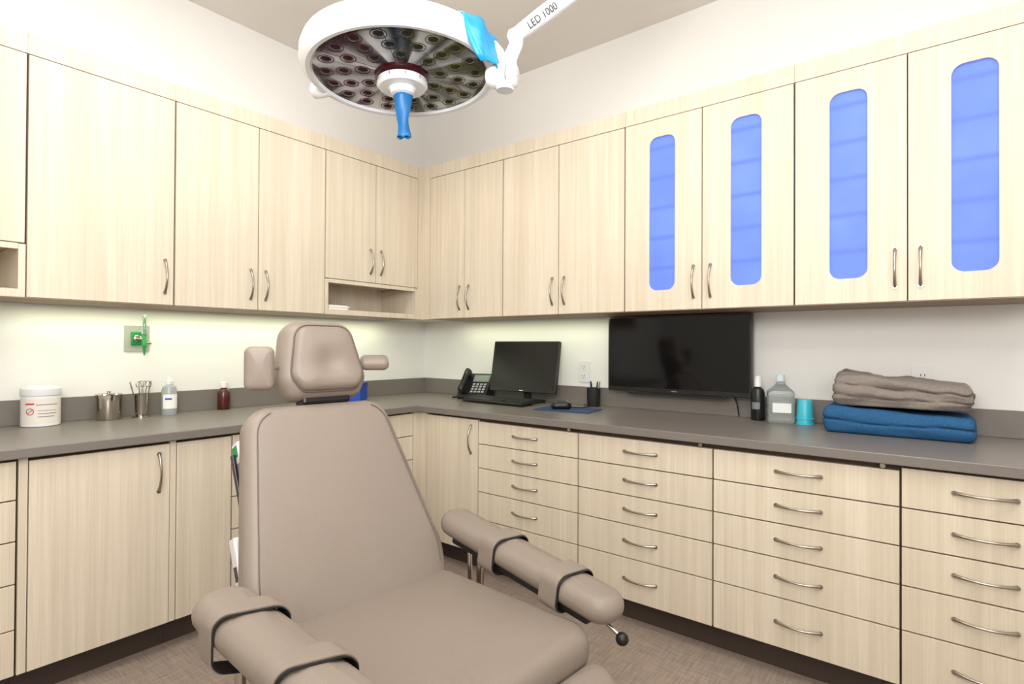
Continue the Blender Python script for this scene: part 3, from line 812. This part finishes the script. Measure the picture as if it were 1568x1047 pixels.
lathe('hub',[(0,-.010),(.070,-.010),(.080,-.014),(.082,-.030),(.074,-.038),(.045,-.040),(.04,-.046),(.038,-.058),(.022,-.063),(.018,-.08),(0,-.08)],WHITEP,LMx,sl,48)
for k in range(10):
    a=2*PI*k/10
    box('hub_mark_%d'%k,-.0015,.0015,-.0012,.0012,-.027,-.018,GREYD,sl,0,LMx@Matrix.Rotation(a,4,'Z')@Matrix.Translation((.0815,0,0)))
def sheet(name,rows,mat,M,parent,thick=.002):
    n=len(rows[0]); V=[p for r in rows for p in r]; F=[]
    for i in range(len(rows)-1):
        for j in range(n-1): F.append((i*n+j,i*n+j+1,(i+1)*n+j+1,(i+1)*n+j))
    o=mk(name,V,F,mat,M,parent,True); s=o.modifiers.new('solid','SOLIDIFY'); s.thickness=thick; return o
tube('handle_core',[(0,0,-.08),(0,0,-.16)],[.012,.009],WHITEP,LMx,sl,12)
rows=[]
for i in range(13):
    t=i/12; w=.032-.018*min(1,t*1.3)+(.010*max(0,t-.65)/.35); z=-.058-.140*t; row=[]
    for j in range(17):
        a=2*PI*j/16; rr=w*(1+.10*math.sin(3*a+i*.7))
        row.append((rr*math.cos(a),rr*(.85-.35*t)*math.sin(a),z+.005*math.sin(5*a)*t))
    rows.append(row)
sheet('handle_cover',rows,TAPE_D,LMx,sl)
# yoke
PL=Vector((1.175,-1.604,2.015)); PR=Vector((1.835,-1.386,1.953)); C0=(PL+PR)/2
ax=(PR-PL).normalized(); upv=(U_-ax*U_.dot(ax)).normalized()
half=(PR-PL).length/2
arc=[]
for k in range(25):
    a=PI*k/24; arc.append(C0-ax*math.cos(a)*half+upv*math.sin(a)*.19)
tube('yoke_arc',arc,.016,WHITEP,None,sl,14)
tube('pivot_left',[PL-ax*.02,PL-ax*.012,PL+ax*.02,PL+ax*.05],[.018,.026,.026,.02],WHITEP,None,sl,20)
tube('pivot_right',[PR-ax*.055,PR-ax*.035,PR+ax*.03,PR+ax*.038],[.026,.036,.036,.028],WHITEP,None,sl,24)
tube('pivot_cap',[PR+ax*.0,PR+Vector((0,0,-.045))],[.034,.026],WHITEP,None,sl,20)
tube('pivot_groove',[PR+ax*.012,PR+ax*.016],[.0366,.0366],GREYD,None,sl,24)
EL=Vector((1.858,-1.362,2.080))
tube('yoke_link',[PR+ax*.01,PR+ax*.015+U_*.05,EL-U_*.03,EL+U_*.01],[.030,.022,.021,.025],WHITEP,None,sl,18)
A2=Vector((2.135,-1.000,2.48))
ad=(A2-EL).normalized()
tube('spring_arm',[EL-ad*.02,EL+ad*.03,EL+ad*.10,A2-ad*.03,A2],[.020,.023,.026,.028,.024],WHITEP,None,sl,20)
tube('drop_pole',[A2-U_*.04,Vector((A2.x,A2.y,CZ-.04))],.03,WHITEP,None,sl,20)
lathe('ceiling_flange',[(0,-.07),(.05,-.07),(.12,-.02),(.12,-.0005),(0,-.0005)],WHITEP,T(A2.x,A2.y,CZ),sl)
# arm lettering
fc=bpy.data.curves.new('lettering','FONT'); fc.body='LED 1000'; fc.size=.030; fc.extrude=.0004; fc.align_y='CENTER'
to=bpy.data.objects.new('tmp2',fc); scene.collection.objects.link(to); bpy.context.view_layer.update()
tm=bpy.data.meshes.new_from_object(to.evaluated_get(bpy.context.evaluated_depsgraph_get()))
nrm=Vector((2.89,-2.69,1.13))-(EL+ad*.10); nrm=(nrm-ad*nrm.dot(ad)).normalized()
Mt=frame_M(EL+ad*.035+nrm*.0275,ad,nrm.cross(ad),nrm)
mk('arm_lettering',[tuple(v.co) for v in tm.vertices],[tuple(p.vertices) for p in tm.polygons],TEXT,Mt,sl)
bpy.data.objects.remove(to); bpy.data.meshes.remove(tm)
# blue protective tape draped over the rim beside the joint
rd=Vector((.86,-.51,0)); tg=Vector((.51,.86,0))
rows=[]
for i,(rr,zz,hw_) in enumerate([(.255,.104,.05),(.285,.096,.066),(.315,.082,.080),(.330,.055,.086),(.334,.025,.084),(.338,-.005,.076),(.344,-.035,.064),(.350,-.055,.05)]):
    row=[]
    for j in range(11):
        s=(j-5)/5
        q=rd*(rr+.006*math.sin(3.1*s*2+i)-.02*s*s)+tg*(s*hw_+.012*i/7)+U_*(zz+.006*math.sin(4*s+i*1.3))
        row.append((q.x,q.y,q.z))
    rows.append(row)
sheet('blue_tape_wrap',rows,TAPE,LMx,sl,.003)

# ------------------------------------------------------------------ lights
def troffer(x,y,sx,sy,power):
    e=empty('ceiling_light_panel',(x,y,CZ))
    for nm,a in (('frame_1',(x-sx/2-.02,x+sx/2+.02,y-sy/2-.02,y-sy/2)),('frame_2',(x-sx/2-.02,x+sx/2+.02,y+sy/2,y+sy/2+.02)),('frame_3',(x-sx/2-.02,x-sx/2,y-sy/2,y+sy/2)),('frame_4',(x+sx/2,x+sx/2+.02,y-sy/2,y+sy/2))):
        box(nm,*a,CZ-.012,CZ-.0005,WHITE,e)
    box('diffuser',x-sx/2,x+sx/2,y-sy/2,y+sy/2,CZ-.006,CZ-.001,PANEL,e)
    l=bpy.data.lights.new('panel_lamp','AREA'); l.shape='RECTANGLE'; l.size=sx; l.size_y=sy; l.energy=power; l.color=(1.0,.98,.945)
    o=bpy.data.objects.new('panel_lamp',l); o.location=(x,y,CZ-.015); scene.collection.objects.link(o); attach(o,e)
troffer(1.35,-2.0,.6,1.2,15)
troffer(3.1,-1.5,1.2,.6,13)
troffer(2.9,-3.4,1.2,.6,20)
def area(name,loc,target,sx,sy,power,col):
    l=bpy.data.lights.new(name,'AREA'); l.shape='RECTANGLE'; l.size=sx; l.size_y=sy; l.energy=power; l.color=col
    o=bpy.data.objects.new(name,l); o.location=loc
    o.rotation_euler=(Vector(target)-Vector(loc)).to_track_quat('-Z','Y').to_euler(); scene.collection.objects.link(o); return o
area('added_fill_light',(3.8,-3.7,1.9),(1.2,-1.2,1.3),1.4,1.2,24,(1.0,.985,.955))  # unseen fill light added behind the camera
# unseen fill added, aimed at the ceiling to brighten the upper walls
area('ceiling_bounce_fill',(2.7,-2.8,1.75),(1.9,-1.9,2.8),.7,.7,44,(1.0,.985,.96))
# under cabinet strips
for nm,loc,sx,sy,p in (('under_cabinet_light',(0.12,-1.30,ZB-.008),.05,1.8,3.4),('under_cabinet_light',(0.95,-.12,ZB-.008),1.1,.05,1.4)):
    l=bpy.data.lights.new(nm,'AREA'); l.shape='RECTANGLE'; l.size=sx; l.size_y=sy; l.energy=p; l.color=(.93,1.0,.66)
    o=bpy.data.objects.new(nm,l); o.location=loc; scene.collection.objects.link(o)
w=bpy.data.worlds.new('world'); w.use_nodes=True; scene.world=w
w.node_tree.nodes['Background'].inputs['Color'].default_value=(.8,.8,.8,1); w.node_tree.nodes['Background'].inputs['Strength'].default_value=.5

# ------------------------------------------------------------------ camera
cam=bpy.data.cameras.new('camera'); cam.sensor_width=36; cam.lens=36*846.6/1568; cam.clip_start=.02
co=bpy.data.objects.new('camera',cam); scene.collection.objects.link(co)
co.matrix_world=Matrix.Translation((2.89,-2.69,H))@Matrix.Rotation(D(38.1),4,'Z')@Matrix.Rotation(D(90.47),4,'X')@Matrix.Rotation(D(.3),4,'Z')
scene.camera=co
